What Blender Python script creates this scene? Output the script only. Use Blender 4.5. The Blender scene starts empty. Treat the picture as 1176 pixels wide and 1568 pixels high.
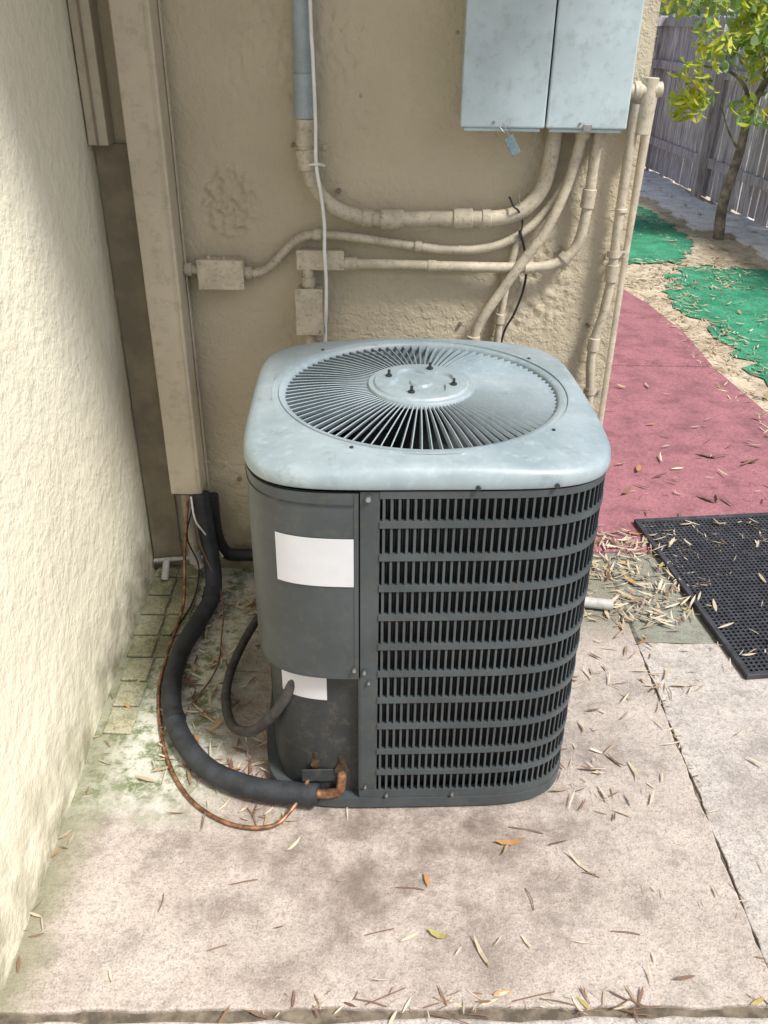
import bpy, bmesh, math, random, bisect
from mathutils import Matrix, Vector, noise
random.seed(7)
C=bpy.context.scene.collection
rad=math.radians

# ------------------------------------------------------------------ helpers
def empty(name,loc=(0,0,0),rz=0):
    e=bpy.data.objects.new(name,None);e.location=loc;e.rotation_euler=(0,0,rz);C.objects.link(e);e.empty_display_size=.1;return e
def mesh(name,vs,fs,mat,parent=None,smooth=False,mats=None,fm=None):
    m=bpy.data.meshes.new(name);m.from_pydata([tuple(v) for v in vs],[],fs)
    if mats:
        for k in mats:m.materials.append(k)
        if fm:
            for p,i in zip(m.polygons,fm):p.material_index=i
    else:m.materials.append(mat)
    if smooth:
        for p in m.polygons:p.use_smooth=True
    m.update()
    o=bpy.data.objects.new(name,m);C.objects.link(o)
    if parent:o.parent=parent
    return o
def autosm(o,ang=35):
    bm=bmesh.new();bm.from_mesh(o.data)
    for f in bm.faces:f.smooth=True
    for e in bm.edges:
        if len(e.link_faces)==2 and e.calc_face_angle(0)>rad(ang):e.smooth=False
    bm.to_mesh(o.data);bm.free()
def bevel(o,w,seg=2):
    b=o.modifiers.new("b","BEVEL");b.width=w;b.segments=seg;b.limit_method='ANGLE';b.angle_limit=rad(40)
def box(name,x0,x1,y0,y1,z0,z1,mat,parent=None,bv=0,seg=2):
    vs=[(x,y,z) for x in(x0,x1) for y in(y0,y1) for z in(z0,z1)]
    fs=[(0,1,3,2),(4,6,7,5),(0,4,5,1),(2,3,7,6),(0,2,6,4),(1,5,7,3)]
    o=mesh(name,vs,fs,mat,parent)
    if bv:bevel(o,bv,seg)
    return o
def catmull(pts,n=8):
    P=[Vector(p) for p in pts];out=[]
    Q=[P[0]*2-P[1]]+P+[P[-1]*2-P[-2]]
    for i in range(1,len(Q)-2):
        a,b,c,d=Q[i-1:i+3]
        for k in range(n):
            t=k/n
            out.append(.5*((2*b)+(c-a)*t+(2*a-5*b+4*c-d)*t*t+(3*b-a-3*c+d)*t**3))
    out.append(P[-1]);return out
def tube(name,pts,r,mat,parent=None,seg=14,n=8,smooth_path=True,rfun=None):
    P=catmull(pts,n) if smooth_path else [Vector(p) for p in pts]
    vs=[];fs=[];N=None
    for i,p in enumerate(P):
        if i==0:t=(P[1]-P[0])
        elif i==len(P)-1:t=P[-1]-P[-2]
        else:t=P[i+1]-P[i-1]
        t.normalize()
        if N is None:N=t.orthogonal().normalized()
        else:
            N=(N-t*N.dot(t));N.normalize()
        B=t.cross(N)
        rr=rfun(i/(len(P)-1)) if rfun else r
        for k in range(seg):
            a=2*math.pi*k/seg
            vs.append(p+(N*math.cos(a)+B*math.sin(a))*rr)
    for i in range(len(P)-1):
        for k in range(seg):
            a=i*seg+k;b=i*seg+(k+1)%seg
            fs.append((a,b,b+seg,a+seg))
    fs.append(tuple(range(seg-1,-1,-1)));L=(len(P)-1)*seg;fs.append(tuple(range(L,L+seg)))
    o=mesh(name,vs,fs,mat,parent)
    autosm(o,50);return o
def cyl(name,a,b,r,mat,parent=None,seg=20,bv=0.0):
    o=tube(name,[a,b],r,mat,parent,seg,smooth_path=False)
    if bv:bevel(o,bv,2)
    return o

# ------------------------------------------------------------------ materials
def newmat(name):
    m=bpy.data.materials.new(name);m.use_nodes=True
    return m,m.node_tree.nodes,m.node_tree.links,m.node_tree.nodes["Principled BSDF"]
def noisetex(n,l,vec,scale,detail=3,rough=.55):
    t=n.new("ShaderNodeTexNoise");t.inputs["Scale"].default_value=scale;t.inputs["Detail"].default_value=min(detail,4);t.inputs["Roughness"].default_value=rough
    l.new(vec,t.inputs["Vector"]);return t.outputs["Fac"]
def ramp(n,l,fac,stops):
    r=n.new("ShaderNodeValToRGB");e=r.color_ramp.elements
    while len(e)<len(stops):e.new(.5)
    for el,(p,c) in zip(e,stops):
        el.position=p;el.color=(c[0],c[1],c[2],1) if not isinstance(c,(int,float)) else (c,c,c,1)
    l.new(fac,r.inputs[0]);return r.outputs[0]
def mix(n,l,fac,a,b,mode='MIX'):
    m=n.new("ShaderNodeMix");m.data_type='RGBA';m.blend_type=mode
    for s,v in((0,fac),(6,a),(7,b)):
        if isinstance(v,(int,float)):m.inputs[s].default_value=v
        elif isinstance(v,tuple):m.inputs[s].default_value=(v[0],v[1],v[2],1)
        else:l.new(v,m.inputs[s])
    return m.outputs[2]
def math_(n,l,op,a,b=0,clamp=False):
    m=n.new("ShaderNodeMath");m.operation=op;m.use_clamp=clamp
    for i,v in enumerate((a,b)):
        if isinstance(v,(int,float)):m.inputs[i].default_value=v
        else:l.new(v,m.inputs[i])
    return m.outputs[0]
def maprange(n,l,v,a,b,c=0,d=1):
    m=n.new("ShaderNodeMapRange");l.new(v,m.inputs[0])
    for i,x in enumerate((a,b,c,d)):m.inputs[i+1].default_value=x
    return m.outputs[0]
def bump(n,l,bs,h,strength,dist,prev=None):
    b=n.new("ShaderNodeBump");b.inputs["Strength"].default_value=strength;b.inputs["Distance"].default_value=dist
    l.new(h,b.inputs["Height"])
    if prev:l.new(prev,b.inputs["Normal"])
    l.new(b.outputs[0],bs.inputs["Normal"]);return b.outputs[0]
def pos(n):return n.new("ShaderNodeNewGeometry").outputs["Position"]
def simple(name,col,rough=.6,metal=0,var=.12,scale=12,bmp=0,bscale=200,spec=.5,col2=None,lo=.4,hi=.65,dirt=0):
    m,n,l,bs=newmat(name);p=pos(n)
    f=noisetex(n,l,p,scale,4,.6)
    c2=col2 or tuple(c*(1-var*2) for c in col)
    c=ramp(n,l,f,[(lo,c2),(hi,col)])
    if dirt:
        c=mix(n,l,maprange(n,l,noisetex(n,l,p,scale*5,3,.7),.52,.7,0,dirt),c,(.14,.11,.075))
    l.new(c,bs.inputs["Base Color"])
    bs.inputs["Roughness"].default_value=rough;bs.inputs["Metallic"].default_value=metal
    bs.inputs["Specular IOR Level"].default_value=spec
    if bmp:
        bump(n,l,bs,noisetex(n,l,p,bscale,2),bmp,.002)
    return m

def stucco(name,base,dark,bs1=.6,grime=.75,tscale=34,lo=.44,hi=.58):
    m,n,l,bs=newmat(name);p=pos(n)
    big=noisetex(n,l,p,1.7,3,.6);med=noisetex(n,l,p,9,3,.6)
    c=ramp(n,l,big,[(.35,dark),(.62,base)])
    c=mix(n,l,maprange(n,l,med,.4,.7,0,.35),c,tuple(x*.84 for x in base))
    v=n.new("ShaderNodeTexVoronoi");v.feature='F1';v.inputs["Scale"].default_value=5;l.new(p,v.inputs["Vector"])
    chips=ramp(n,l,v.outputs["Distance"],[(.022,1.0),(.032,0.0)])
    c=mix(n,l,math_(n,l,'MULTIPLY',chips,.6),c,tuple(x*.3 for x in base))
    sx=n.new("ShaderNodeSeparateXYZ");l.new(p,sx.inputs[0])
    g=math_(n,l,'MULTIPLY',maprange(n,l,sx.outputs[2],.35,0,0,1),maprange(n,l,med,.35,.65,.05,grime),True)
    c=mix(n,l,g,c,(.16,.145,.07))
    l.new(c,bs.inputs["Base Color"]);bs.inputs["Roughness"].default_value=.85;bs.inputs["Specular IOR Level"].default_value=.25
    t1=ramp(n,l,noisetex(n,l,p,tscale,3,.6),[(lo,0.0),(hi,1.0)])
    b=bump(n,l,bs,t1,bs1,.005)
    b=bump(n,l,bs,noisetex(n,l,p,120,2,.6),.5,.003,b)
    return m
M_wall=stucco("stucco_tan",(.52,.455,.335),(.44,.385,.28),.35)
M_left=stucco("stucco_cream",(.87,.82,.65),(.81,.76,.60),.48,.75,24,.38,.66)
M_pipe=simple("painted_pipe",(.56,.495,.38),.5,var=.12,scale=18,bmp=.2,bscale=120,dirt=.5)
M_chase=simple("painted_metal_tan",(.54,.475,.36),.45,var=.06,scale=6,bmp=.1,bscale=40,dirt=.25)
M_bluepvc=simple("grey_pvc",(.35,.42,.45),.5,var=.1,scale=14,dirt=.2)
M_box=simple("panel_blue_grey",(.49,.595,.635),.42,var=.08,scale=7,bmp=.06,bscale=30,dirt=.22)
M_white=simple("white_plastic",(.80,.80,.77),.45,var=.06,scale=20)
M_black=simple("black_rubber",(.022,.024,.027),.55,var=.2,scale=30)
M_whip=simple("grey_hose",(.07,.068,.065),.6,var=.25,scale=40)
M_foam=simple("foam_insulation",(.033,.038,.046),.6,var=.25,scale=20,bmp=.6,bscale=90)
M_copper=simple("copper",(.46,.23,.13),.5,metal=.6,var=.35,scale=40)
M_brass=simple("aged_brass",(.13,.085,.055),.5,metal=.6,var=.25,scale=60)
M_steel=simple("galvanised",(.42,.43,.42),.4,metal=.7,var=.15,scale=60)
M_body=simple("condenser_paint_dark",(.060,.073,.079),.40,var=.12,scale=9,bmp=.04,bscale=60,dirt=.2)
M_slat=simple("condenser_slat",(.066,.080,.087),.45,var=.12,scale=9,dirt=.2)
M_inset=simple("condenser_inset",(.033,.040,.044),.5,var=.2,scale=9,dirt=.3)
M_core=simple("coil_core",(.010,.011,.012),.7,var=.3,scale=60)
M_label=simple("paper_label",(.60,.61,.64),.6,var=.04,scale=10)
M_trimshade=simple("dark_tan_trim_and_shade",(.29,.245,.17),.75,var=.15,scale=10)  # rib and nail brown, also the painted wall shade beside the cover
M_darkbrown=simple("brown_trim",(.10,.075,.05),.7,var=.2,scale=10)
M_pvc=simple("old_pvc",(.66,.65,.60),.5,var=.15,scale=10,dirt=.3)

m,n,l,bs=newmat("lid_paint_sky_tint");p=pos(n)
a=noisetex(n,l,p,6,4,.65);b_=noisetex(n,l,p,45,3,.65)
c=ramp(n,l,a,[(.36,(.225,.285,.31)),(.6,(.30,.36,.385))])  # body grey made lighter: sky reflection and fading put into the colour
c=mix(n,l,maprange(n,l,b_,.54,.75,0,.40),c,(.44,.50,.52))
c=mix(n,l,maprange(n,l,noisetex(n,l,p,17,4,.7),.58,.70,0,.40),c,(.14,.17,.18))
l.new(c,bs.inputs["Base Color"]);bs.inputs["Metallic"].default_value=0
l.new(maprange(n,l,a,.3,.7,.34,.50),bs.inputs["Roughness"])
M_lid=m

def concrete(name,base,dark,moss=False,damp=False):
    m,n,l,bs=newmat(name);p=pos(n)
    big=noisetex(n,l,p,2.3,4,.7);med=noisetex(n,l,p,7,4,.75);grain=noisetex(n,l,p,70,3,.8);sp=noisetex(n,l,p,230,1,.6)
    c=ramp(n,l,big,[(.38,dark),(.58,base)])
    c=mix(n,l,maprange(n,l,med,.46,.66,0,.6),c,tuple(min(1,x*1.25) for x in base))
    c=mix(n,l,maprange(n,l,med,.47,.34,0,.7),c,tuple(x*.66 for x in dark))
    c=mix(n,l,maprange(n,l,grain,.47,.66,0,.6),c,tuple(x*.62 for x in dark))
    c=mix(n,l,maprange(n,l,sp,.56,.70,0,.55),c,tuple(x*.40 for x in dark))
    c=mix(n,l,maprange(n,l,sp,.42,.30,0,.35),c,tuple(min(1,x*1.4) for x in base))
    s=n.new("ShaderNodeSeparateXYZ");l.new(p,s.inputs[0])
    if moss:
        gx=maprange(n,l,s.outputs[0],-.34,-.50,0,1)
        gy=maprange(n,l,math_(n,l,'ADD',s.outputs[1],math_(n,l,'MULTIPLY',med,.3)),1.50,1.66,0,1)
        mm=math_(n,l,'MULTIPLY',gx,gy,True)
        c=mix(n,l,math_(n,l,'MULTIPLY',mm,.75),c,(.57,.59,.51))
        mo=math_(n,l,'MULTIPLY',mm,maprange(n,l,noisetex(n,l,p,15,4,.8),.45,.60,0,.95),True)
        c=mix(n,l,mo,c,(.13,.165,.07))
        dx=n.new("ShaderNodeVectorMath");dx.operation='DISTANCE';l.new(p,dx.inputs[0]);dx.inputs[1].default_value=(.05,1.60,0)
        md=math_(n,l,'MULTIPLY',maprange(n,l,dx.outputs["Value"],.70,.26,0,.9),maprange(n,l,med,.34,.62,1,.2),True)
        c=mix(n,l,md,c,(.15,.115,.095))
        dr=math_(n,l,'MULTIPLY',maprange(n,l,s.outputs[0],.3,.5,0,1),maprange(n,l,math_(n,l,'ADD',s.outputs[1],math_(n,l,'MULTIPLY',med,.25)),2.25,2.38,0,.85),True)
        c=mix(n,l,dr,c,(.19,.19,.14))
        de=maprange(n,l,math_(n,l,'ADD',s.outputs[0],math_(n,l,'MULTIPLY',med,.12)),-.59,-.67,0,.7)  # dark contact band painted into the concrete along the left wall
        c=mix(n,l,de,c,(.20,.20,.12))
    if damp:
        c=mix(n,l,maprange(n,l,med,.35,.6,0,.8),c,(.16,.17,.13))
    l.new(c,bs.inputs["Base Color"]);bs.inputs["Roughness"].default_value=.9;bs.inputs["Specular IOR Level"].default_value=.2
    b=bump(n,l,bs,grain,.7,.005)
    return m
M_conc=concrete("concrete_pink",(.455,.40,.355),(.37,.315,.275),moss=True)
M_conc2=concrete("concrete_buff",(.475,.435,.395),(.385,.345,.31))
M_damp=concrete("concrete_damp",(.36,.36,.31),(.22,.22,.18),damp=True)
M_red=concrete("red_painted_concrete",(.33,.145,.165),(.26,.115,.135))
M_brick=concrete("mossy_brick",(.40,.38,.27),(.22,.23,.13))
M_soil=simple("soil",(.17,.13,.09),.95,var=.3,scale=8)
M_filler=simple("joint_dirt",(.20,.165,.12),.95,var=.3,scale=30)
M_mulch=concrete("mulch",(.60,.52,.40),(.34,.27,.18))
M_paver=concrete("paver_stone",(.84,.83,.82),(.72,.70,.69))
m,n,l,bs=newmat("green_turf");p=pos(n)
c=ramp(n,l,noisetex(n,l,p,5,3,.7),[(.35,(.02,.20,.10)),(.65,(.06,.36,.20))])
c=mix(n,l,maprange(n,l,noisetex(n,l,p,60,3,.7),.48,.6,0,.6),c,(.015,.11,.06))
l.new(c,bs.inputs["Base Color"]);bs.inputs["Roughness"].default_value=.8
bump(n,l,bs,noisetex(n,l,p,160,2),.8,.01);M_turf=m
m,n,l,bs=newmat("weathered_wood");p=pos(n)
mp=n.new("ShaderNodeMapping");mp.inputs["Scale"].default_value=(9,9,.8);l.new(p,mp.inputs["Vector"])
g=noisetex(n,l,mp.outputs[0],4,4,.75)
c=ramp(n,l,g,[(.34,(.20,.17,.18)),(.48,(.54,.50,.52)),(.62,(.82,.79,.81))])
oi=n.new("ShaderNodeNewGeometry").outputs["Random Per Island"]
c=mix(n,l,maprange(n,l,oi,0,1,0,.45),c,(.28,.235,.23))
l.new(c,bs.inputs["Base Color"]);bs.inputs["Roughness"].default_value=.9
bump(n,l,bs,g,.6,.006);M_wood=m
M_bark=simple("bark",(.36,.31,.25),.9,var=.3,scale=14,bmp=.8,bscale=40)
M_mat=simple("mat_rubber",(.055,.058,.070),.55,var=.25,scale=30,dirt=.25)
def leafmat(name,a,b_,tr=.0):
    m,n,l,bs=newmat(name)
    oi=n.new("ShaderNodeNewGeometry").outputs["Random Per Island"]
    c=ramp(n,l,oi,[(0,a),(1,b_)]);l.new(c,bs.inputs["Base Color"]);bs.inputs["Roughness"].default_value=.55
    if tr:
        t=n.new("ShaderNodeBsdfTranslucent");l.new(c,t.inputs[0]);mx=n.new("ShaderNodeMixShader");mx.inputs[0].default_value=tr
        out=n["Material Output"];l.new(bs.outputs[0],mx.inputs[1]);l.new(t.outputs[0],mx.inputs[2]);l.new(mx.outputs[0],out.inputs[0])
    return m
M_dry=leafmat("dry_leaf_straw",(.60,.53,.40),(.32,.24,.15))
M_dry2=leafmat("dry_leaf_brown",(.24,.14,.09),(.12,.07,.045))
M_dry3=leafmat("leaf_orange",(.44,.22,.09),(.36,.34,.12))
M_leafY=leafmat("leaf_lime",(.50,.62,.08),(.66,.62,.10),.5)
M_leafG=leafmat("leaf_green",(.18,.33,.08),(.32,.50,.15),.45)
M_leafP=leafmat("leaf_pale",(.48,.58,.34),(.32,.46,.20),.45)

# ------------------------------------------------------------------ ground
g=60
mesh("ground",[(-g,-g,-.03),(g,-g,-.03),(g,g,-.03),(-g,g,-.03)],[(0,1,2,3)],M_soil)
def slab(name,poly,z0,z1,mat,parent,bv=.008):
    n_=len(poly);vs=[(x,y,z0) for x,y in poly]+[(x,y,z1) for x,y in poly]
    fs=[tuple(range(n_-1,-1,-1)),tuple(range(n_,2*n_))]+[(i,(i+1)%n_,(i+1)%n_+n_,i+n_) for i in range(n_)]
    o=mesh(name,vs,fs,mat,parent)
    if bv:bevel(o,bv,2)
    return o
pat=empty("concrete_patio")
def wob(x0,y0,x1,y1,k,amp):
    out=[];L=math.hypot(x1-x0,y1-y0)
    for i in range(k):
        t=i/k;x=x0+(x1-x0)*t;y=y0+(y1-y0)*t
        d=amp*(noise.noise(Vector((x*9,y*9,3.3)))+.6*noise.noise(Vector((x*35,y*35,1.3))))
        out.append((x-(y1-y0)/L*d,y+(x1-x0)/L*d))
    return out
sA=wob(-.76,.945,.809,.985,60,.010)+wob(.809,.985,.799,2.125,60,.008)+[(.799,2.125),(.80,2.6),(-.85,2.6)]
slab("slab_main",sA,-.1,0,M_conc,pat,.004)
sB=wob(.816,1.0,2.4,1.03,24,.010)+[(2.4,1.03),(2.4,2.12)]+wob(2.4,2.12,.806,2.125,24,.008)+wob(.806,2.125,.816,1.0,60,.008)
slab("slab_side",sB,-.1,-.003,M_conc2,pat,.004)
slab("slab_front",[(-.9,-2)]+[(2.6,-2),(2.6,1.0)]+wob(2.6,1.012,-.9,.925,80,.012),-.1,-.006,M_conc2,pat,.005)
slab("slab_damp",[(.812,2.135),(2.4,2.132),(2.4,2.65),(.812,2.655)],-.1,-.008,M_damp,pat,.005)
mesh("joint_dirt",[(-.8,.9,-.010),(2.4,.9,-.010),(2.4,2.7,-.010),(-.8,2.6,-.010)],[(0,1,2,3)],M_filler,pat)
rp=empty("red_painted_path")
edge=[(1.95,3.1),(1.92,3.9),(1.85,4.6),(1.86,5.2),(1.80,5.75),(1.70,6.2)]
slab("path_slab_a",[(.66,2.66),(2.05,2.66)]+edge[:3]+[(.66,4.6)],-.1,-.004,M_red,rp)
slab("path_slab_b",[(.66,4.61),(1.85,4.61)]+edge[3:]+[(.66,6.2)],-.1,-.002,M_red,rp)
be=empty("mossy_brick_edging")
y=1.69;i=0
while y<2.44:
    k_=-.056*(y-1.9)
    for j in range(2 if y>1.95 else 1):
        x0=-.762+k_+.082*j+random.uniform(-.004,.004)
        box("brick_%d_%d"%(i,j),x0,x0+.076,y,y+.098,.001,.008+random.uniform(0,.006),M_brick,be,.005)
    y+=.106;i+=1
def blob(name,pts,z,mat,parent=None,amp=.05,k=10):
    out=[]
    for i in range(len(pts)):
        a=pts[i];b=pts[(i+1)%len(pts)]
        out+=wob(a[0],a[1],b[0],b[1],k,amp)
    return mesh(name,[(x,y,z) for x,y in out],[tuple(range(len(out)))],mat,parent)
blob("mulch_bed",[(1.6,2.9),(4.0,2.9),(4.0,13),(.7,13),(.7,6.15),(1.7,6.15)],-.022,M_mulch,None,.03)
tf=empty("artificial_turf")
blob("turf_near",[(2.16,3.4),(3.2,3.4),(3.3,6.6),(2.5,7.0),(2.12,6.6),(2.00,5.9),(2.06,4.8)],-.014,M_turf,tf,.12,16)
blob("turf_mid",[(1.75,6.9),(2.35,7.0),(2.66,7.6),(2.70,8.6),(2.55,10.0),(1.8,10.2)],-.012,M_turf,tf,.10,16)
pv=empty("stone_pavers")
for i in range(24):
    for j in range(6):
        x=2.62+j*.27-(.05 if i%2 else 0);y=6.9+i*.25+(j%2)*.09
        if x<2.78+(9.9-y)*.14-.2:continue
        if x>3.46-(y-8)*.06 or y>11.6:continue
        if abs(x+.13-2.97)<.2 and abs(y+.1-7.92)<.2:continue
        box("paver_%d_%d"%(i,j),x,x+.258,y,y+.24,-.03,-.006+random.uniform(-.003,.005),M_paver,pv,.01)

# ------------------------------------------------------------------ house
hs=empty("stucco_house")
def grid_wall(name,p0,p1,z0,z1,mat,thick,parent,nx=90,nz=90,amp=.003,patch=None):
    p0=Vector((p0[0],p0[1],0));p1=Vector((p1[0],p1[1],0));d=(p1-p0);nrm=Vector((d.y,-d.x,0)).normalized()
    vs=[];fs=[]
    for i in range(nx+1):
        for j in range(nz+1):
            q=p0+d*(i/nx);q.z=z0+(z1-z0)*j/nz
            e=min(i,nx-i,j,nz-j);w=1 if e>1 else 0
            off=amp*noise.noise(q*3.1)*w
            if patch:off+=patch(q)
            vs.append(q+nrm*off)
    for i in range(nx):
        for j in range(nz):
            a=i*(nz+1)+j;fs.append((a,a+nz+1,a+nz+2,a+1))
    k=len(vs)
    for (i,j) in((0,0),(nx,0),(nx,nz),(0,nz)):
        q=p0+d*(i/nx);q.z=z0+(z1-z0)*j/nz;vs.append(q-nrm*thick)
    fs+=[(k+3,k+2,k+1,k)]
    def col(i):return [i*(nz+1)+j for j in range(nz+1)]
    def row(j):return [i*(nz+1)+j for i in range(nx+1)]
    fs+=[tuple([k,k+3]+col(0)[::-1]),tuple(col(nx)+[k+2,k+1]),tuple([k,]+row(0)+[k+1]),tuple([k+2]+row(nz)[::-1]+[k+3])]
    return mesh(name,vs,fs,mat,parent,False)
def patch(q):
    o=0
    for cx,cz,r,a in((-.448,1.235,.066,.020),(-.05,1.46,.05,.006),(.42,1.02,.10,.007),(-.33,1.60,.09,.009),(-.13,1.62,.06,.009),(-.30,.80,.08,.005)):
        dd=math.hypot(q.x-cx,(q.z-cz)*.8)
        if dd<r*1.4:
            rough=noise.noise(Vector((q.x*42,q.z*42,1)))+.6*noise.noise(Vector((q.x*95,q.z*95,4)))
            o+=a*max(-.35,min(.3,rough))*min(1,(r*1.4-dd)/(r*.4))
    return o
bw=grid_wall("back_wall",(-1.3,2.5),(.673,2.5),-.1,2.7,M_wall,.2,hs,400,440,.004,patch)
autosm(bw,70)
box("side_wall",.45,.672,2.705,9.0,-.1,2.7,M_wall,hs,.01)
lw=grid_wall("left_wall",(-.62,-2.2),(-.803,2.498),-.1,2.9,M_left,.2,hs,160,120,.005)
autosm(lw,70)
box("eave_soffit",-1.2,1.0,1.36,2.9,2.71,2.75,M_chase,hs)
box("eave_fascia",-1.2,1.0,1.33,1.358,2.66,2.84,M_chase,hs)
box("eave_roof",-1.2,1.0,1.36,9,2.755,2.84,M_darkbrown,hs)

# ------------------------------------------------------------------ wall fixtures
def wp(x,z,off=.04):
    k=1-off/2.5
    return (x*k,2.5-off,1.7+(z-1.7)*k)
ch=empty("line_set_cover")
X0,X1,Y0,Y1=-.681,-.583,2.382,2.498
box("cover_body",X0,X1,Y0,Y1,.36,2.7,M_chase,ch,.004)
box("cover_rib_1",X1+.001,X1+.006,2.462,2.480,.33,2.7,M_chase,ch,.002)
box("cover_rib_2",X1-.014,X1-.010,Y0-.003,Y0-.001,.36,2.7,M_chase,ch,.001)
box("cover_mouth",X0+.012,X1-.012,Y0+.012,Y1-.012,.352,.3595,M_black,ch)
tr=empty("corner_trim_box")
box("trim_body",-.795,-.742,2.43,2.494,1.385,2.7,M_chase,tr,.003)
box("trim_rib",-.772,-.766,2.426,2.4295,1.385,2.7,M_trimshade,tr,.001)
box("wall_shade_strip",-.797,-.70,2.484,2.495,.02,1.384,M_trimshade,tr,.002)  # dark strip standing in for shade on the back wall, no board there

def cabinet(name,x0,x1):
    e=empty(name)
    box("case",x0+.004,x1-.004,2.392,2.496,1.456,2.15,M_box,e,.004)
    box("cover",x0,x1,2.378,2.3915,1.449,2.155,M_box,e,.005,3)
    box("bottom_lip",x0+.01,x1-.01,2.386,2.42,1.440,1.4485,M_box,e,.002)
    for xx in(x0+.085,):
        cyl("cover_screw",(xx,2.374,1.462),(xx,2.379,1.462),.0035,M_steel,e,12)
    return e
cabinet("electrical_cabinet",.178,.393)
e=cabinet("electrical_cabinet",.397,.602)
box("latch_tab",.49,.512,2.370,2.377,1.443,1.462,M_steel,e,.002)
tg=empty("wire_seal_tag")
tube("seal_wire",[(.285,2.37,1.462),(.295,2.362,1.445),(.305,2.36,1.43)],.0014,M_steel,tg,6)
tube("seal_wire_b",[(.278,2.37,1.452),(.292,2.362,1.44),(.308,2.36,1.452)],.0014,M_steel,tg,6)
M_tag=simple("tag_blue",(.08,.17,.23),.4,var=.3,scale=150,col2=(.22,.28,.30))
t_=box("tag",-.012,.012,-.002,.002,-.024,.024,M_tag,tg,.001);t_.location=(.313,2.36,1.410);t_.rotation_euler=(0,-.55,0)

def conduit(name,pts,r,mat,coup=(),off=.04,straps=(),seg=14):
    e=empty(name)
    P=[wp(*p,off) if len(p)==2 else wp(p[0],p[1],p[2]) for p in pts]
    tube("pipe",P,r,mat,e,seg)
    for i,(a,b,k) in enumerate(coup):
        cyl("coupling_%d"%i,wp(*a,off),wp(*b,off),r*k,mat,e,20,.0015)
    for i,(x,z,ang) in enumerate(straps):
        c=Vector(wp(x,z,.004));dx=Vector((math.cos(ang),0,math.sin(ang)))
        t=Vector((-dx.z,0,dx.x));arc=[];R_=r+.0025
        arc.append(c-dx*(R_+.02));arc.append(c-dx*R_)
        for k in range(9):
            a=math.pi-math.pi*k/8
            arc.append(Vector(wp(x,z,off))+dx*math.cos(a)*R_+Vector((0,-1,0))*math.sin(a)*R_)
        arc.append(c+dx*R_);arc.append(c+dx*(R_+.004))
        V=[];F=[]
        for q in arc:V+= [q-t*.009,q+t*.009]
        for k in range(len(arc)-1):F.append((2*k,2*k+1,2*k+3,2*k+2))
        s=mesh("strap_%d"%i,V,F,mat,e);sm=s.modifiers.new("s","SOLIDIFY");sm.thickness=.002
        cyl("strap_screw_%d"%i,c-dx*(R_+.012)+Vector((0,-.002,0)),c-dx*(R_+.012)+Vector((0,-.006,0)),.0035,M_steel,e,8)
    return e
e=empty("service_conduit")
tube("upper_pvc",[wp(-.230,2.4),wp(-.230,1.9),wp(-.229,1.46)],.0235,M_bluepvc,e,20)
cyl("upper_sleeve",wp(-.229,1.56),wp(-.229,1.452),.0275,M_bluepvc,e,24,.002)
cyl("adapter",wp(-.229,1.4515),wp(-.231,1.385),.024,M_pipe,e,20,.002)
A=[(-.231,1.39),(-.228,1.34),(-.212,1.29),(-.175,1.24),(-.125,1.212),(-.06,1.198),(.009,1.195),(.12,1.198),(.211,1.201),(.29,1.203),(.345,1.212),(.39,1.238),(.423,1.285),(.437,1.35),(.444,1.46)]
tube("sweep",[wp(*q) for q in A],.0205,M_pipe,e,20)
for i,(a,b) in enumerate([((-.231,1.375),(-.226,1.322)),((-.022,1.195),(.042,1.196)),((.182,1.200),(.236,1.202)),((-.075,1.2),(-.045,1.197)),((.262,1.2025),(.288,1.203))]):
    cyl("coupling_%d"%i,wp(*a),wp(*b),.0265 if i<3 else .0235,M_pipe,e,20,.002)
fx=[(-.42,1.038),(-.385,1.038),(-.345,1.055),(-.305,1.095),(-.262,1.135),(-.21,1.150),(-.13,1.147),(-.04,1.138),(.085,1.121),(.18,1.114),(.26,1.117),(.33,1.135),(.40,1.18),(.45,1.24),(.49,1.31),(.515,1.38),(.522,1.45)]
e=empty("flexible_conduit")
PP=[wp(x,z,.03) for x,z in fx]
cnt_=len(catmull(PP,16))-1
tube("ribbed_pipe",PP,.0125,M_pipe,e,12,n=16,rfun=lambda t:.0118+(.0018 if int(round(t*cnt_))%2 else 0))
for a,b,k in [((-.43,1.038),(-.395,1.038),.019),((-.213,1.150),(-.19,1.150),.0165),((.075,1.1225),(.095,1.1205),.0165)]:
    cyl("coupling",wp(*a,.03),wp(*b,.03),k,M_pipe,e,20,.0015)
conduit("horizontal_conduit",[(-.12,1.07),(0,1.069),(.12,1.067),(.24,1.066),(.36,1.066),(.45,1.07),(.50,1.088),(.535,1.125),(.550,1.18),(.556,1.27),(.557,1.36),(.560,1.45)],.0145,M_pipe,[((-.125,1.07),(-.09,1.07),1.3),((.115,1.067),(.14,1.067),1.15),((.395,1.066),(.42,1.066),1.2),((.553,1.235),(.556,1.285),1.3)],.04,[(.51,1.098,-.7)])
conduit("diagonal_conduit",[(.518,1.45),(.512,1.40),(.500,1.33),(.478,1.25),(.44,1.16),(.388,1.083),(.33,.99),(.285,.915),(.266,.865),(.262,.80)],.0140,M_pipe,[((.518,1.45),(.517,1.415),1.4),((.262,.86),(.262,.83),1.4)],.058,[])
conduit("short_riser_conduit",[(.372,1.16),(.36,1.10),(.350,1.03),(.341,.95),(.335,.86),(.335,.70)],.0105,M_pipe,[((.338,.93),(.336,.90),1.4)],.025,[])
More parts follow.
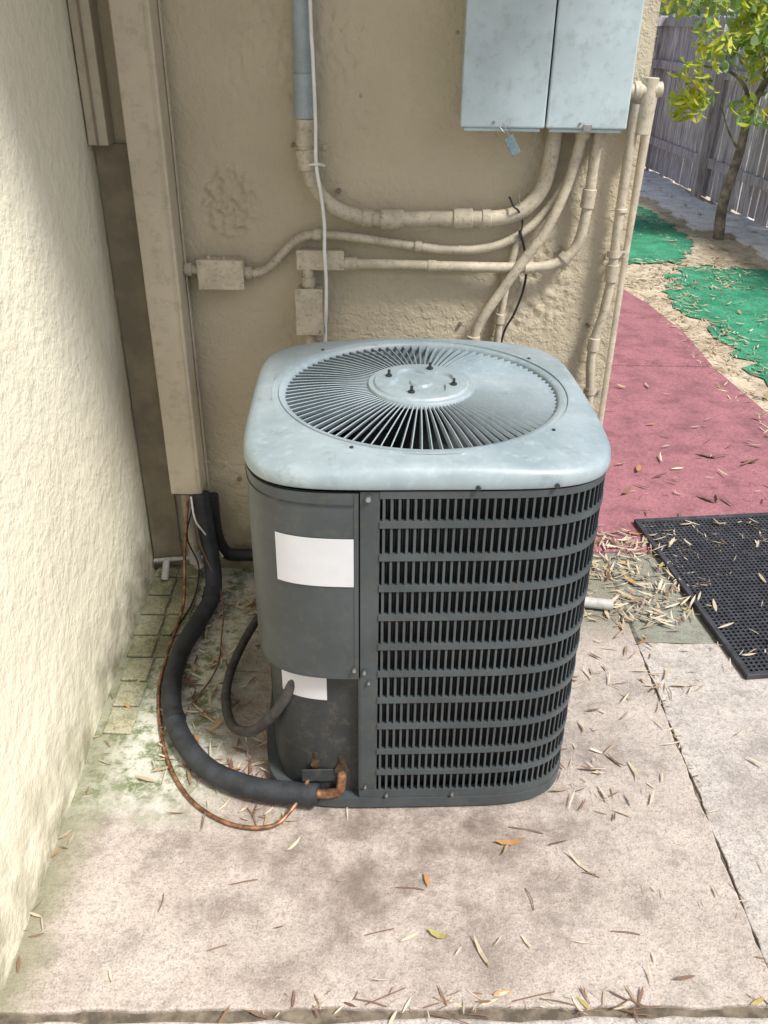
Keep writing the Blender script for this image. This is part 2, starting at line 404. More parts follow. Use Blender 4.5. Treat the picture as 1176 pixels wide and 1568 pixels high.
conduit("corner_conduit",[(.652,1.50),(.650,1.44),(.648,1.34),(.648,1.2),(.650,1.08),(.650,1.02),(.642,.93),(.628,.86),(.626,.78),(.636,.68),(.638,.5),(.638,.03)],.0135,M_pipe,[((.650,1.08),(.650,1.03),1.35),((.627,.86),(.626,.82),1.3),((.650,1.235),(.650,1.225),1.3)],.035,[(.648,1.11,math.pi),(.636,.69,math.pi)])
conduit("corner_drain_pipe",[(.690,1.52),(.688,1.46),(.684,1.30),(.680,1.10),(.680,.6),(.680,.03)],.012,M_pipe,[],-.02,[])
e=empty("corner_elbow_fitting")
cyl("tee_vertical",(.668,2.462,1.565),(.664,2.462,1.43),.021,M_pipe,e,20,.002)
cyl("tee_side",(.607,2.462,1.532),(.70,2.462,1.538),.018,M_pipe,e,20,.002)
cyl("collar",(.628,2.462,1.533),(.645,2.462,1.535),.022,M_pipe,e,20,.002)
def jbox(name,x0,x1,z0,z1,d,bv=.006):
    e=empty(name);k=1-d/2.5
    f=lambda v:1.7+(v-1.7)*k
    box("box_body",x0*k,x1*k,2.5-d+.005,2.496,f(z0),f(z1),M_pipe,e,bv,3)
    box("box_cover",x0*k-.003,x1*k+.003,2.5-d,2.5-d+.0045,f(z0)-.003,f(z1)+.003,M_pipe,e,.002)
    for xx,zz in((x0*k+.008,f(z1)-.008),(x1*k-.008,f(z0)+.008)):
        cyl("cover_screw",(xx,2.5-d-.003,zz),(xx,2.5-d,zz),.003,M_steel,e,8)
    return e
e=jbox("junction_box",-.553,-.424,.990,1.070,.07)
cyl("hub_left",wp(-.596,1.046,.04),wp(-.55,1.046,.04),.013,M_pipe,e);cyl("nut_left",wp(-.588,1.046,.04),wp(-.568,1.046,.04),.019,M_pipe,e,8)
cyl("hub_right",wp(-.43,1.038,.035),wp(-.40,1.038,.035),.019,M_pipe,e,8)
cyl("top_screw",wp(-.52,1.07,.04),wp(-.52,1.086,.04),.006,M_pipe,e,8);cyl("top_screw_b",wp(-.475,1.07,.04),wp(-.475,1.083,.04),.005,M_pipe,e,8)
e=jbox("conduit_body_fitting",-.262,-.13,1.052,1.102,.055,.008)
cyl("hub",wp(-.135,1.07),wp(-.11,1.07),.018,M_pipe,e)
cyl("down_hub",wp(-.232,1.055),wp(-.232,.985),.016,M_pipe,e);cyl("down_nut",wp(-.232,1.03),wp(-.232,1.005),.021,M_pipe,e,8)
e=jbox("junction_box",-.270,-.194,.856,.990,.07)
cyl("bottom_hub",wp(-.232,.86),wp(-.232,.70),.014,M_pipe,e)
e=empty("white_cable")
tube("cable",[wp(-.206,2.3,.066),wp(-.206,1.723,.068),wp(-.203,1.6,.070),wp(-.200,1.45,.074),wp(-.201,1.34,.072),wp(-.190,1.26,.070),wp(-.182,1.18,.066),wp(-.183,1.10,.076),wp(-.180,1.02,.076),wp(-.182,.93,.076),wp(-.186,.83,.05),wp(-.19,.4,.02)],.0048,M_white,e,8)
tube("cable_clip",[wp(-.222,1.335,.060),wp(-.201,1.338,.082),wp(-.180,1.335,.04)],.004,M_white,e,6)
e=empty("black_cable")
tube("cable",[wp(.372,1.17,.05),wp(.39,1.12,.03),wp(.402,1.07,.02),wp(.398,1.0,.02),wp(.378,.93,.02),wp(.35,.86,.02),wp(.34,.7,.02)],.0035,M_black,e,8)
tube("cable_loop",[wp(.335,1.26,.03),wp(.35,1.235,.07),wp(.365,1.222,.06),wp(.378,1.19,.04),wp(.372,1.15,.05)],.0028,M_black,e,8)
tube("thin_wire",[wp(.40,1.45,.06),wp(.385,1.36,.05),wp(.362,1.28,.05),wp(.375,1.2,.05)],.0015,M_steel,e,6)
wn=empty("wall_nail_heads")
for i,(x,z) in enumerate([(-.262,1.386),(-.175,1.384),(-.14,1.27),(.28,1.215),(.335,1.0),(-.75,1.29),(.22,.9),(-.52,.42),(-.48,.36),(-.58,.42),(.6,.9)]):
    cyl("nail_%d"%i,(x,2.488,z),(x,2.505,z),.005+.003*random.random(),M_pipe if i%2 else M_trimshade,wn,10)

# ------------------------------------------------------------------ condenser
CX,CY=.080,1.845;RZ=rad(2.5)
ac=empty("air_conditioner_condenser",(CX,CY,0),RZ)
NN=5.0;AA=.384;DZ=.022
def sup(a,phi,n=NN):
    c,s=math.cos(phi),math.sin(phi)
    r=a/((abs(c)**n+abs(s)**n)**(1/n));return Vector((r*c,r*s,0))
tab=[];S=4000;tot=0;prev=None
for i in range(S+1):
    q=sup(AA,-math.pi/2+2*math.pi*i/S)
    if prev is not None:tot+=(q-prev).length
    tab.append((tot,q));prev=q
PER=tot
keys=[t[0] for t in tab]
def at(s,off=0):
    s=s%PER;i=min(max(bisect.bisect(keys,s),1),S);a=tab[i-1];b=tab[i]
    t=(s-a[0])/max(1e-9,b[0]-a[0]);q=a[1].lerp(b[1],t)
    tg=(tab[min(i+6,S)][1]-tab[max(i-7,0)][1]).normalized()
    nr=Vector((tg.y,-tg.x,0));return q+nr*off,nr,tg
def strip(name,s0,s1,z0,z1,o0,o1,mat,n=None):
    n=n or max(2,int(abs(s1-s0)/.012));vs=[];fs=[]
    for i in range(n+1):
        s=s0+(s1-s0)*i/n
        a,_,_=at(s,o0);b,_,_=at(s,o1)
        vs+=[(a.x,a.y,z0),(b.x,b.y,z0),(b.x,b.y,z1),(a.x,a.y,z1)]
    for i in range(n):
        for k in range(4):
            fs.append((i*4+k,i*4+(k+1)%4,i*4+4+(k+1)%4,i*4+4+k))
    fs.append((0,3,2,1));fs.append((n*4,n*4+1,n*4+2,n*4+3))
    o=mesh(name,vs,fs,mat,ac)
    bm=bmesh.new();bm.from_mesh(o.data);bmesh.ops.recalc_face_normals(bm,faces=bm.faces);bm.to_mesh(o.data);bm.free()
    autosm(o,40);return o
sP=-.146;sG=-.105;sL=-.66
ZT=.893;ZB=.062
SE=PER+sL-.04
strip("coil_core",0,PER,.03,.885,-.05,-.026,M_core,200)
strip("base_pan",0,PER,.010,.040,-.03,.005,M_body,200)
strip("base_pan_flange",sP,SE,.0405,.066,-.012,.0025,M_body,180)
q=[sup(AA-.05,2*math.pi*i/64) for i in range(64)]
mesh("floor_light_block",[(v.x,v.y,.03) for v in q],[tuple(range(64))],M_core,ac)  # near-black disk added to block light at the bottom of the unit
for i,(x,y_) in enumerate([(-.3,-.3),(.3,-.3),(.3,.3),(-.3,.3)]):
    cyl("foot_%d"%i,(x,y_,0),(x,y_,.012),.03,M_black,ac)
strip("corner_post",sP+.002,sG,.0665,ZT,-.012,.0,M_body)
strip("left_post",SE,sL-.002+PER,.0405,ZT,-.012,.0,M_body)
strip("service_panel",sL,sP-.001,.426,.890,-.006,.004,M_body)
strip("service_panel_flange",sP-.010,sP-.0012,.426,.890,.0042,.0055,M_body)
strip("service_panel_lip",sL,sP-.001,.421,.4255,-.018,.004,M_body)
strip("panel_top_channel",sL,sP-.012,.862,.8655,.0042,.0055,M_inset)
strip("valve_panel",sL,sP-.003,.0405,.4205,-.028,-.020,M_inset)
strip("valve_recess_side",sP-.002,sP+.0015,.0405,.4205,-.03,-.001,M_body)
bars=[1.7-(1.7-z)*.982 for z in (.804,.724,.646,.569,.488,.410,.331,.250,.168,.098)]
for i,z in enumerate(bars):
    strip("grille_bar_%d"%i,sG,SE,z-.0078,z+.0078,-.008,.0035,M_slat)
strip("grille_top_rail",sG,SE,ZT-.014,ZT+.002,-.008,.002,M_slat)
vs=[];fs=[];pitch=.0157
cnt=int((SE-sG)/pitch)
for i in range(cnt+1):
    s=sG+.008+i*pitch
    a,nr,tg=at(s,0);w=.0025
    p_=[a+tg*(-w)+nr*.0015,a+tg*w+nr*.0005,a+tg*(w+.0018)-nr*.010,a+tg*(w+.0005)-nr*.011,a-tg*w-nr*.0005]
    k=len(vs)
    for z in(ZB,ZT-.010):vs+=[(v.x,v.y,z) for v in p_]
    for j in range(5):fs.append((k+j,k+(j+1)%5,k+5+(j+1)%5,k+5+j))
mesh("grille_slats",vs,fs,M_slat,ac)
vs=[];fs=[];s=sG
while s<SE:
    a,nr,tg=at(s,-.020);k=len(vs);w=.0009
    for z in(.04,.88):vs+=[(a.x-tg.x*w,a.y-tg.y*w,z),(a.x+tg.x*w,a.y+tg.y*w,z)]
    fs.append((k,k+1,k+3,k+2));s+=.0053
mesh("coil_fins",vs,fs,M_inset,ac)
strip("rating_label",-.318,-.157,.672,.788,.0058,.0066,M_label)
strip("warning_label",-.350,-.222,.335,.4195,-.0198,-.0190,M_label)
def screw(s,z,off=.004,r=.0055):
    a,nr,tg=at(s,off);b=a+nr*.004
    cyl("screw",(a.x,a.y,z),(b.x,b.y,z),r*1.5,M_body,ac,12);b2=a+nr*.008
    cyl("screw_head",(b.x,b.y,z),(b2.x,b2.y,z),r,M_steel,ac,6)
screw(-.128,.880,.001);screw(-.135,.440,.001,.004);screw(-.157,.45,.0055,.004);screw(-.125,.41,.001,.003);screw(-.08,.053,.003,.0035);screw(.08,.053,.003,.0035);screw(-.132,.08,.001,.003)
# ------ lid
phis=[2*math.pi*i/288 for i in range(288)]
def ring(a=None,z=0,circ=None,t=0,droop=0,n=NN):
    out=[]
    for ph in phis:
        v=sup(a,ph,n) if a else Vector((0,0,0))
        if circ is not None:
            cc=Vector((circ*math.cos(ph),circ*math.sin(ph),0));v=v*(1-t)+cc*t if a else cc
        corner=abs(math.sin(2*ph))**3
        out.append((v.x,v.y,z-droop*corner))
    return out
e_=-.015
prof=[ring(.392+e_,.882+DZ),ring(.4035+e_,.878+DZ),ring(.405+e_,.881+DZ),ring(.405+e_,.893+DZ,droop=.002),ring(.4035+e_,.904+DZ,droop=.004),ring(.398+e_,.915+DZ,droop=.007),ring(.389+e_,.9225+DZ,droop=.010),ring(.375+e_,.927+DZ,droop=.012),ring(.360+e_,.929+DZ,droop=.011),
 ring(.360+e_,.931+DZ,.335,.6,.003),ring(None,.9315+DZ,.341),ring(None,.9315+DZ,.3345),ring(None,.928+DZ,.3335),ring(None,.928+DZ,.326),ring(None,.9315+DZ,.325),ring(None,.9305+DZ,.317),ring(None,.926+DZ,.311),ring(None,.908+DZ,.309),ring(None,.86,.308)]
vs=sum(prof,[]);fs=[];m_=len(phis)
for i in range(len(prof)-1):
    for k in range(m_):
        fs.append((i*m_+k,i*m_+(k+1)%m_,(i+1)*m_+(k+1)%m_,(i+1)*m_+k))
lid=mesh("lid",vs,fs,M_lid,ac);autosm(lid,50)
v2=ring(None,.86,.307)+ring(None,.60,.30);mesh("shroud_light_block",v2,[(k,(k+1)%m_,m_+(k+1)%m_,m_+k) for k in range(m_)],M_core,ac,True)  # near-black inner wall added to keep the space under the grille dark
def gz(r):return .924+DZ+.018*(1-((r-.12)/.2)**1.6 if r>.12 else 1)
vs=[];fs=[];NB=92;beta=rad(66)
for i in range(NB):
    ph=2*math.pi*i/NB;rd=Vector((math.cos(ph),math.sin(ph),0));tn=Vector((-rd.y,rd.x,0))
    rs=[.117,.16,.20,.24,.28,.313];k=len(vs)
    for r in rs:
        hw=.0018+.0027*min(1,(r-.10)/.14)
        w=(tn*math.cos(beta)+Vector((0,0,1))*math.sin(beta))*hw
        nn=(tn*-math.sin(beta)+Vector((0,0,1))*math.cos(beta))*.0012
        c=rd*r+Vector((0,0,gz(r)-.005))
        vs+=[c-w-nn,c+w-nn,c+w+nn,c-w+nn]
    for j in range(len(rs)-1):
        for q in range(4):
            fs.append((k+j*4+q,k+j*4+(q+1)%4,k+j*4+4+(q+1)%4,k+j*4+4+q))
o=mesh("fan_grille_louvres",vs,fs,M_lid,ac)
bm=bmesh.new();bm.from_mesh(o.data);bmesh.ops.recalc_face_normals(bm,faces=bm.faces);bm.to_mesh(o.data);bm.free()
HZ=.0+DZ-.006
hp=[ring(None,.938+HZ,.124),ring(None,.947+HZ,.123),ring(None,.951+HZ,.120),ring(None,.9515+HZ,.110),ring(None,.9555+HZ,.106),ring(None,.9565+HZ,.09)]
def cross(z,base,amp):
    return [((base+amp*math.cos(4*(ph-rad(27))))*math.cos(ph),(base+amp*math.cos(4*(ph-rad(27))))*math.sin(ph),z) for ph in phis]
hp+= [cross(.9565+HZ,.070,.012),cross(.950+HZ,.066,.012),ring(None,.950+HZ,.028),ring(None,.955+HZ,.024),ring(None,.955+HZ,.001)]
vs=sum(hp,[]);fs=[]
for i in range(len(hp)-1):
    for k in range(m_):fs.append((i*m_+k,i*m_+(k+1)%m_,(i+1)*m_+(k+1)%m_,(i+1)*m_+k))
autosm(mesh("fan_motor_mount",vs,fs,M_lid,ac),40)
for i in range(4):
    a=rad(70+90*i);x,y_=.077*math.cos(a),.077*math.sin(a);zb=.955+HZ
    cyl("mount_nut_%d"%i,(x,y_,zb-.004),(x,y_,zb+.006),.0075,M_inset,ac,6);cyl("mount_stud_%d"%i,(x,y_,zb),(x,y_,zb+.017),.0035,M_inset,ac,10)
cyl("fan_motor",(0,0,.78),(0,0,.94),.07,M_core,ac,32)
for b in range(3):
    vs=[];fs=[]
    for i in range(7):
        r=.06+.225*i/6
        for j in range(7):
            a=b*2*math.pi/3+.5+(j/6-.5)*1.15
            vs.append((r*math.cos(a),r*math.sin(a),.82+(.03)*(j/6-.5)*2))
    for i in range(6):
        for j in range(6):
            k=i*7+j;fs.append((k,k+1,k+8,k+7))
    mesh("fan_blade_%d"%b,vs,fs,M_inset,ac,True)
for i,ph in enumerate((-2.05,-.72,.6,2.3)):
    x,y_=.347*math.cos(ph),.347*math.sin(ph);cyl("lid_screw_%d"%i,(x,y_,.927+DZ),(x,y_,.933+DZ),.004,M_inset,ac,10)
for s in(.085,.24):
    a,nr,_=at(s,.0075);b=a+nr*.004;cyl("skirt_screw",(a.x,a.y,.884+DZ),(b.x,b.y,.884+DZ),.005,M_inset,ac,10)
def loc(x,y_,z):
    v=Vector((x-CX,y_-CY,z));return (Matrix.Rotation(-RZ,3,'Z')@v)
cyl("valve_cap",loc(-.155,1.515,.185),loc(-.155,1.495,.19),.011,M_steel,ac,8,.002)
cyl("liquid_valve",loc(-.165,1.54,.13),loc(-.155,1.475,.13),.013,M_brass,ac,8)
cyl("liquid_valve_stem",loc(-.155,1.487,.095),loc(-.155,1.487,.165),.009,M_brass,ac,8)
cyl("suction_valve",loc(-.10,1.54,.12),loc(-.092,1.468,.12),.017,M_brass,ac,8)
cyl("suction_valve_stem",loc(-.092,1.482,.085),loc(-.092,1.482,.16),.012,M_brass,ac,8)
tube("suction_elbow",[loc(-.092,1.478,.11),loc(-.092,1.462,.085),loc(-.10,1.455,.06),loc(-.13,1.455,.05)],.0115,M_copper,ac,12)
box("valve_bracket",-.285,-.165,-.364,-.360,.075,.115,M_inset,ac,.002)

# ------------------------------------------------------------------ lines
e=empty("insulated_refrigerant_line")
tube("foam_sleeve",[(-.590,2.40,.36),(-.578,2.37,.25),(-.560,2.33,.13),(-.552,2.26,.06),(-.578,2.16,.032),(-.603,2.02,.032),(-.600,1.87,.032),(-.565,1.73,.032),(-.505,1.62,.032),(-.43,1.54,.032),(-.33,1.49,.034),(-.24,1.468,.040),(-.150,1.455,.048)],.0272,M_foam,e,20,n=10)
tube("foam_joint",[(-.567,1.735,.032),(-.555,1.712,.032)],.0288,M_black,e,20,smooth_path=False)
tube("foam_joint_b",[(-.553,2.275,.068),(-.556,2.245,.052)],.0292,M_black,e,20,smooth_path=False)
tube("foam_upper",[(-.56,2.42,.34),(-.555,2.41,.2),(-.53,2.43,.11),(-.46,2.45,.09),(-.3,2.46,.09)],.022,M_black,e,16)
tube("copper_tail",[(-.155,1.456,.048),(-.125,1.455,.050)],.0115,M_copper,e,12,smooth_path=False)
e=empty("copper_liquid_line")
tube("tube",[(-.635,2.40,.33),(-.645,2.33,.18),(-.640,2.22,.05),(-.650,2.05,.012),(-.640,1.87,.008),(-.595,1.70,.008),(-.54,1.57,.008),(-.47,1.47,.008),(-.39,1.41,.008),(-.315,1.385,.010),(-.25,1.39,.014),(-.215,1.42,.028),(-.19,1.455,.05),(-.165,1.485,.10)],.0052,M_copper,e,10,n=10)
e=empty("electrical_whip")
tube("whip_hose",[(-.185,1.515,.41),(-.20,1.505,.37),(-.225,1.505,.31),(-.27,1.53,.22),(-.33,1.58,.13),(-.39,1.66,.07),(-.430,1.78,.040),(-.440,1.90,.035),(-.42,2.02,.05),(-.38,2.12,.08),(-.33,2.2,.10),(-.30,2.42,.10)],.0130,M_whip,e,14,n=10)
cyl("whip_connector",(-.182,1.517,.422),(-.196,1.508,.382),.016,M_steel,e,12,.002);cyl("whip_nut",(-.186,1.515,.41),(-.191,1.511,.393),.022,M_bluepvc,e,8)
e=empty("low_voltage_wire")
tube("wire_brown",[(-.63,2.39,.36),(-.60,2.34,.30),(-.59,2.33,.2),(-.52,2.25,.06),(-.50,2.1,.012),(-.49,1.95,.012),(-.53,1.8,.01)],.0028,M_dry2,e,6)
tube("wire_white",[(-.615,2.37,.36),(-.60,2.33,.30),(-.575,2.34,.24),(-.53,2.36,.14)],.003,M_white,e,6)
tube("wire_dark",[(-.60,2.38,.36),(-.64,2.36,.22),(-.60,2.31,.13),(-.62,2.25,.03),(-.66,2.1,.012)],.003,M_black,e,6)
e=empty("condensate_pipe")
tube("white_pipe",[(-.79,2.462,.052),(-.62,2.455,.075),(-.28,2.44,.11)],.0075,M_pvc,e,12)
tube("vertical_pipe",[(-.655,2.46,.34),(-.65,2.455,.14),(-.643,2.445,.07),(-.62,2.43,.045)],.0165,M_pipe,e,14)
cyl("elbow_collar",(-.648,2.45,.10),(-.641,2.443,.06),.021,M_pvc,e,16,.002)
tube("stub",[(-.735,2.42,.085),(-.745,2.40,.02)],.012,M_pvc,e,12,smooth_path=False)
e=empty("pvc_drain_stub")
def pipe_hollow(name,a,b,r,ri,mat,parent):
    a=Vector(a);b=Vector(b);t=(b-a).normalized();Nn=t.orthogonal().normalized();B=t.cross(Nn);vs=[];fs=[];sg=24
    for c,rr in((a,r),(b,r),(b,ri),(a,ri)):
        for k in range(sg):
            an=2*math.pi*k/sg;vs.append(c+(Nn*math.cos(an)+B*math.sin(an))*rr)
    for j in range(3):
        for k in range(sg):fs.append((j*sg+k,j*sg+(k+1)%sg,(j+1)*sg+(k+1)%sg,(j+1)*sg+k))
    autosm(mesh(name,vs,fs,mat,parent),40)
pipe_hollow("pipe",(.45,2.335,.024),(.758,2.285,.024),.018,.0145,M_pvc,e)

# ------------------------------------------------------------------ mesh mat
mt=empty("rubber_door_mat")
A0=Vector((1.085,1.955,0));Ux=(Vector((.97,2.86,0))-A0).normalized();Lx=.912;W_=.72
Vx=Vector((Ux.y,-Ux.x,0))
def MP(u,v,z):q=A0+Ux*u+Vx*v;return (q.x,q.y,z)
def mbox(name,u0,u1,v0,v1,z0,z1):
    vs=[MP(u,v,z) for u in(u0,u1) for v in(v0,v1) for z in(z0,z1)]
    o=mesh(name,vs,[(0,1,3,2),(4,6,7,5),(0,4,5,1),(2,3,7,6),(0,2,6,4),(1,5,7,3)],M_mat,mt);bevel(o,.002);return o
mbox("rim_1",0,.018,0,W_,-.002,.016);mbox("rim_2",Lx-.018,Lx,0,W_,-.002,.016)
mbox("rim_3",.019,Lx-.019,0,.018,-.002,.016);mbox("rim_4",.019,Lx-.019,W_-.018,W_,-.002,.016)
vs=[];fs=[]
def bar(a,b,w,z0,z1):
    a=Vector(a);b=Vector(b);d=(b-a).normalized();nn=Vector((-d.y,d.x,0))*w;k=len(vs)
    for q in(a-nn,a+nn,b+nn,b-nn):vs.append((q.x,q.y,z0))
    for q in(a-nn,a+nn,b+nn,b-nn):vs.append((q.x,q.y,z1))
    fs.extend([(k+4,k+5,k+6,k+7),(k,k+4,k+7,k+3),(k+1,k+2,k+6,k+5)])
st=.0165;u=.018
while u<Lx-.018:
    bar(MP(u,.018,0),MP(u,W_-.018,0),.0028,0,.0115);u+=st
v=.018
while v<W_-.018:
    bar(MP(.018,v,0),MP(Lx-.018,v,0),.0028,0,.0118);v+=st
mesh("lattice",vs,fs,M_mat,mt)
k=[MP(.01,.01,.0005),MP(Lx-.01,.01,.0005),MP(Lx-.01,W_-.01,.0005),MP(.01,W_-.01,.0005)]
mesh("backing",k,[(0,1,2,3)],M_core,mt)

# ------------------------------------------------------------------ fence
def fence(name,a,b,h_,n_seed):
    e=empty(name);a=Vector((a[0],a[1],0));b=Vector((b[0],b[1],0));d=b-a;L=d.length;d.normalize();nn=Vector((-d.y,d.x,0))
    rnd=random.Random(n_seed);x=0;vs=[];fs=[]
    def ob(x0,x1,y0,y1,z0,z1):
        k=len(vs)
        for xx in(x0,x1):
            for yy in(y0,y1):
                for zz in(z0,z1):
                    q=a+d*xx+nn*yy;vs.append((q.x,q.y,zz))
        fs.extend([(k,k+1,k+3,k+2),(k+4,k+6,k+7,k+5),(k,k+4,k+5,k+1),(k+2,k+3,k+7,k+6),(k,k+2,k+6,k+4),(k+1,k+5,k+7,k+3)])
    while x<L:
        w=rnd.uniform(.125,.15);y0=rnd.uniform(0,.008);ob(x,x+w-rnd.uniform(.004,.018),y0,y0+.018,-.02+rnd.uniform(0,.03),h_+rnd.uniform(-.02,.02));x+=w
    mesh("pickets",vs,fs,M_wood,e)
    vs=[];fs=[]
    for z in(.30,1.15,1.60):ob(0,L,.03,.07,z,z+.09)
    mesh("rails",vs,fs,M_wood,e)
    vs=[];fs=[];x=.3
    while x<L:ob(x,x+.09,.072,.16,-.02,h_-.05);x+=2.2
    mesh("posts",vs,fs,M_wood,e)
    return e
fence("wooden_fence",(3.95,3.0),(3.36,11.9),1.72,3)
fence("wooden_fence",(3.36,11.95),(.6,11.95),1.70,5)

# ------------------------------------------------------------------ leaves
def leafmesh(vs,fs,fm,c,ax,up,L,W,mi,curl=.2):
    k=len(vs);ax=ax.normalized();sd=ax.cross(up).normalized();up=sd.cross(ax)
    pr=[(-.5,0),(-.25,.8),(.05,1),(.3,.65),(.5,0)]
    for t,w in pr:
        o=c+ax*(t*L)+up*(curl*L*(t*t*2-.25))
        if w==0:vs.append(o)
        else:vs.append(o+sd*W*w*.5);vs.append(o-sd*W*w*.5)
    fs+= [(k,k+1,k+2),(k+1,k+3,k+4,k+2),(k+3,k+5,k+6,k+4),(k+5,k+7,k+6)];fm+=[mi]*4
def litter(name,regions,seed,extra=()):
    r=random.Random(seed);vs=[];fs=[];fm=[]
    for (x0,x1,y0,y1,n_,z,pm,ls) in regions:
        for _ in range(n_):
            x=r.uniform(x0,x1);y=r.uniform(y0,y1)
            if n_>30 and noise.noise(Vector((x*4,y*4,7)))<r.uniform(-.6,.15):continue
            a=r.uniform(0,2*math.pi);tl=r.uniform(-.18,.18)
            L=r.uniform(.018,.07)*ls;W=L*r.uniform(.06,.18)
            u_=r.random();mi=0 if u_<pm else (1 if u_<.975 else 2)
            if mi==2:W=L*.26
            cu=r.uniform(-.05,.25)
            leafmesh(vs,fs,fm,Vector((x,y,z+.004+abs(tl)*L*.5+r.uniform(0,.006))),Vector((math.cos(a),math.sin(a),tl)),Vector((r.uniform(-.4,.4),r.uniform(-.4,.4),1)),L,W,mi,cu)
    for (x,y,a,L,W,mi) in extra:
        leafmesh(vs,fs,fm,Vector((x,y,.009)),Vector((math.cos(a),math.sin(a),.04)),Vector((.1,.15,1)),L,W,mi,.3)
    return mesh(name,vs,fs,None,None,False,[M_dry,M_dry2,M_dry3],fm)
litter("fallen_leaves",[
 (.55,1.02,2.22,2.72,650,0,.80,1),(.52,.95,1.9,2.3,130,0,.85,1),(.45,.8,1.4,2.0,45,0,.85,1),(.85,1.15,2.3,2.8,120,0,.85,1),(1.0,1.7,2.0,2.85,110,.014,.88,1.15),
 (.8,1.8,2.64,2.85,140,0,.8,1),(.75,1.9,2.9,6,110,0,.3,1.1),(1.0,1.9,2.9,3.6,50,0,.4,1.3),
 (1.78,2.20,3.3,6.6,1600,-.012,.80,1.1),(1.7,2.7,6.2,7.1,900,-.015,.80,1.15),(2.45,2.9,6.6,9,600,-.01,.80,1.15),(2.9,3.6,3.2,7.2,900,-.015,.7,1.15),(2.1,3.0,3.4,6.8,260,-.01,.75,1.2),(1.75,2.6,7,10,160,-.01,.78,1.2),(2.6,3.4,7.0,11.6,110,.0,.6,1.2),
 (-.6,.9,1.0,1.45,22,0,.8,.8),(.3,1.3,1.0,1.9,30,0,.85,.85),(-.60,-.30,1.52,2.38,450,0,.5,.95),(-.5,-.15,1.40,1.65,80,0,.45,.85),(.45,.60,1.4,2.2,60,0,.7,.7),
 (-.3,1.1,.945,1.0,150,-.006,.5,.7),(.80,.822,1.0,2.1,80,-.008,.6,.45),(-.77,-.70,1.0,1.9,40,0,.5,.6)],11,
 [(.31,1.36,.1,.075,.017,2),(.13,1.12,-.4,.05,.017,2),(1.45,3.45,-.5,.10,.03,1),(1.62,3.4,.1,.08,.03,1),(1.0,3.1,.9,.07,.02,1),(1.32,3.05,-.8,.09,.02,1),(-.20,1.34,.9,.05,.008,0),(-.71,1.72,.5,.04,.02,2),(.47,1.30,2.3,.09,.010,0),(.22,1.08,2.0,.08,.010,0),(1.33,2.28,1.3,.07,.035,0),(1.2,2.5,.2,.06,.03,0),(.62,1.62,-.9,.07,.008,1)])
tw=empty("fallen_twigs");r=random.Random(4)
for i in range(34):
    if i<16:x=r.uniform(-.1,1.1);y=r.uniform(.95,1.0)
    elif i<26:x=r.uniform(.3,1.0);y=r.uniform(1.0,2.4)
    else:x=r.uniform(-.5,.2);y=r.uniform(1.05,1.5)
    a=r.uniform(-.5,.5) if i<16 else r.uniform(0,6.28);L=r.uniform(.03,.10)
    tube("twig_%d"%i,[(x,y,.003),(x+math.cos(a)*L*.5+.004,y+math.sin(a)*L*.5,.006),(x+math.cos(a)*L,y+math.sin(a)*L,.003)],.0012,M_dry2,tw,5,n=3)

# ------------------------------------------------------------------ tree and background planting
def tree(name,segs,clumps,seed,leafL=.11,mats=(M_leafY,M_leafG,M_leafP)):
    e=empty(name);r=random.Random(seed)
    for i,(pts,r0,r1) in enumerate(segs):
        tube("trunk" if i==0 else "limb_%d"%i,pts,r0,M_bark,e,10,n=6,rfun=lambda t,a=r0,b=r1:a+(b-a)*t)
    vs=[];fs=[];fm=[]
    for (cx,cy,cz,rx,n_,w) in clumps:
        for _ in range(n_):
            d=Vector((r.gauss(0,1),r.gauss(0,1),r.gauss(0,.8)));d=d.normalized()*(r.random()**.45)*rx
            if noise.noise((Vector((cx,cy,cz))+d)*4)<-.15:continue
            c=Vector((cx,cy,cz))+d
            ax=Vector((r.uniform(-1,1),r.uniform(-1,1),r.uniform(-1,.1)))
            u_=r.random();mi=0 if u_<w else(1 if u_<w+(1-w)*.5 else 2)
            L=leafL*r.uniform(.6,1.4);leafmesh(vs,fs,fm,c,ax,Vector((r.uniform(-1,1),r.uniform(-1,1),1)),L,L*r.uniform(.25,.4),mi,.15)
    mesh("foliage",vs,fs,None,e,False,list(mats),fm)
    return e
B=Vector((2.97,7.92,0))
def bp(x,y,z):return (B.x+x,B.y+y,z)
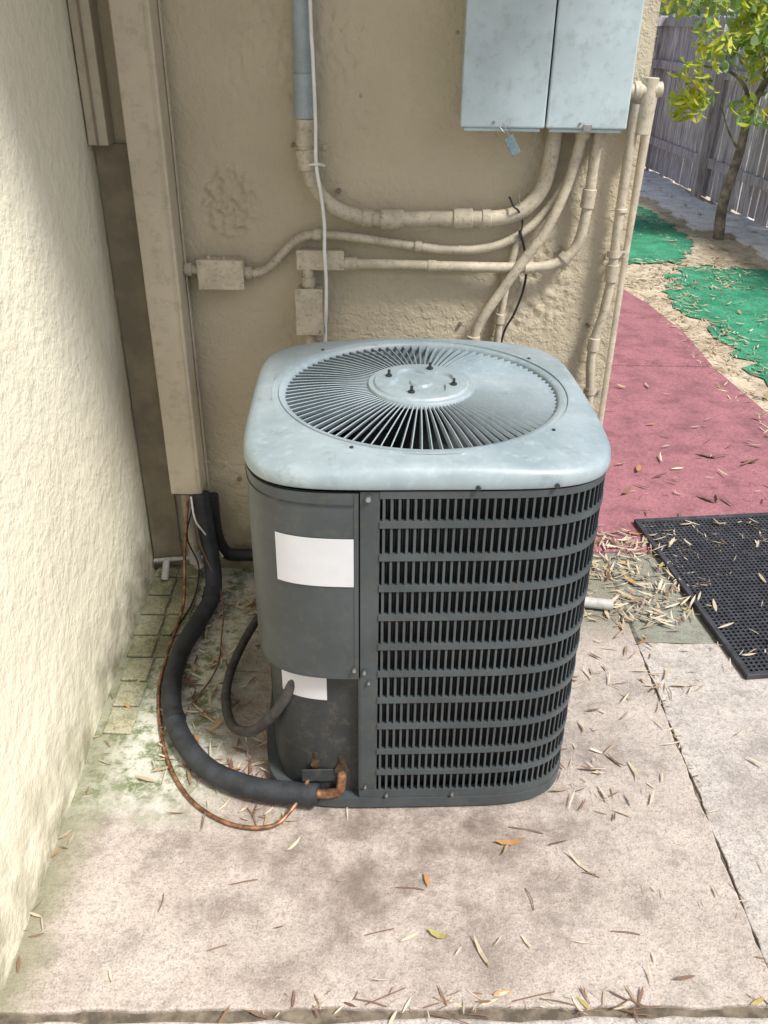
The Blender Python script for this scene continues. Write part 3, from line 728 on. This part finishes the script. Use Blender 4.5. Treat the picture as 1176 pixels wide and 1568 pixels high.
tree("young_tree",[
 ([bp(0,0,-.03),bp(-.02,.0,.3),bp(.03,0,.7),bp(.05,.02,1.0),bp(.12,0,1.25),bp(.22,0,1.6),bp(.30,.05,2.2)],.050,.018),
 ([bp(.05,.02,1.02),bp(-.05,-.05,1.2),bp(-.22,-.1,1.32),bp(-.45,-.15,1.36)],.02,.008),
 ([bp(.12,0,1.25),bp(.02,.1,1.5),bp(-.1,.1,1.8),bp(-.3,.1,2.1)],.022,.008),
 ([bp(.13,0,1.3),bp(.35,-.1,1.45),bp(.55,-.2,1.7)],.02,.007),
 ([bp(.10,0,1.15),bp(.3,-.1,1.2),bp(.5,-.2,1.18)],.014,.005),
 ([bp(-.01,0,.75),bp(-.15,-.1,.9),bp(-.25,-.1,1.1)],.01,.004)],
 [(2.42,7.7,1.10,.17,110,.95),(2.50,7.7,1.30,.24,200,.85),(2.62,7.7,1.56,.28,280,.6),(2.9,7.8,1.72,.34,420,.5),(3.25,7.8,1.60,.32,380,.45),(3.5,7.6,1.42,.28,260,.5),(3.5,7.6,1.18,.22,130,.5),(3.55,7.7,1.7,.30,330,.4),(2.5,7.9,1.9,.35,380,.4),(3.1,7.9,2.1,.45,450,.3),(3.5,7.8,2.1,.4,300,.3),(2.95,7.7,1.02,.2,60,.6),(3.3,7.7,1.05,.28,110,.5),(3.0,7.7,1.42,.25,130,.5)],21,.11)
def hedge(name,boxes,seed):
    r=random.Random(seed);vs=[];fs=[];fm=[]
    for(x0,x1,y0,y1,z0,z1,n_) in boxes:
        for _ in range(n_):
            c=Vector((r.uniform(x0,x1),r.uniform(y0,y1),r.uniform(z0,z1)))
            if noise.noise(c*1.3)<-.05:continue
            L=r.uniform(.12,.26);leafmesh(vs,fs,fm,c,Vector((r.uniform(-1,1),r.uniform(-1,1),r.uniform(-1,.3))),Vector((r.uniform(-1,1),r.uniform(-1,1),1)),L,L*.4,r.choice((0,0,1,2,2)),.15)
    mesh(name,vs,fs,None,None,False,[M_leafY,M_leafG,M_leafP],fm)
hedge("background_trees",[(5.0,6.5,6,13,1.0,2.2,1400),(1,6,13.2,14.5,1.0,2.8,1800)],9)

# ------------------------------------------------------------------ light
w=bpy.data.worlds.new("World");bpy.context.scene.world=w;w.use_nodes=True
nt=w.node_tree;bg=nt.nodes["Background"];sky=nt.nodes.new("ShaderNodeTexSky");sky.sky_type='NISHITA';sky.sun_disc=False
sdir=Vector((.55,-.42,1.0)).normalized()
sky.sun_elevation=math.asin(sdir.z);sky.sun_rotation=math.atan2(sdir.x,sdir.y)
sky.air_density=1.0;sky.dust_density=3.0;sky.ozone_density=1.0
nt.links.new(sky.outputs[0],bg.inputs[0]);bg.inputs[1].default_value=.15
L=bpy.data.lights.new("sun","SUN");L.energy=4.9;L.angle=rad(11);L.color=(1,.98,.945)
lo=bpy.data.objects.new("sun",L);C.objects.link(lo);lo.rotation_euler=(-sdir).to_track_quat('-Z','Y').to_euler()

# ------------------------------------------------------------------ camera
cam=bpy.data.cameras.new("camera");co=bpy.data.objects.new("camera",cam);C.objects.link(co)
cam.sensor_fit='VERTICAL';cam.sensor_height=36;cam.lens=36*1310/1568;cam.clip_start=.05;cam.clip_end=200
Rm=Matrix.Rotation(math.pi/2-rad(30.3),4,'X')@Matrix.Rotation(rad(.92),4,'Z')
co.matrix_world=Matrix.Translation((0,0,1.7))@Rm
sc=bpy.context.scene;sc.camera=co
sc.view_settings.view_transform='Standard';sc.view_settings.look='None';sc.view_settings.exposure=0
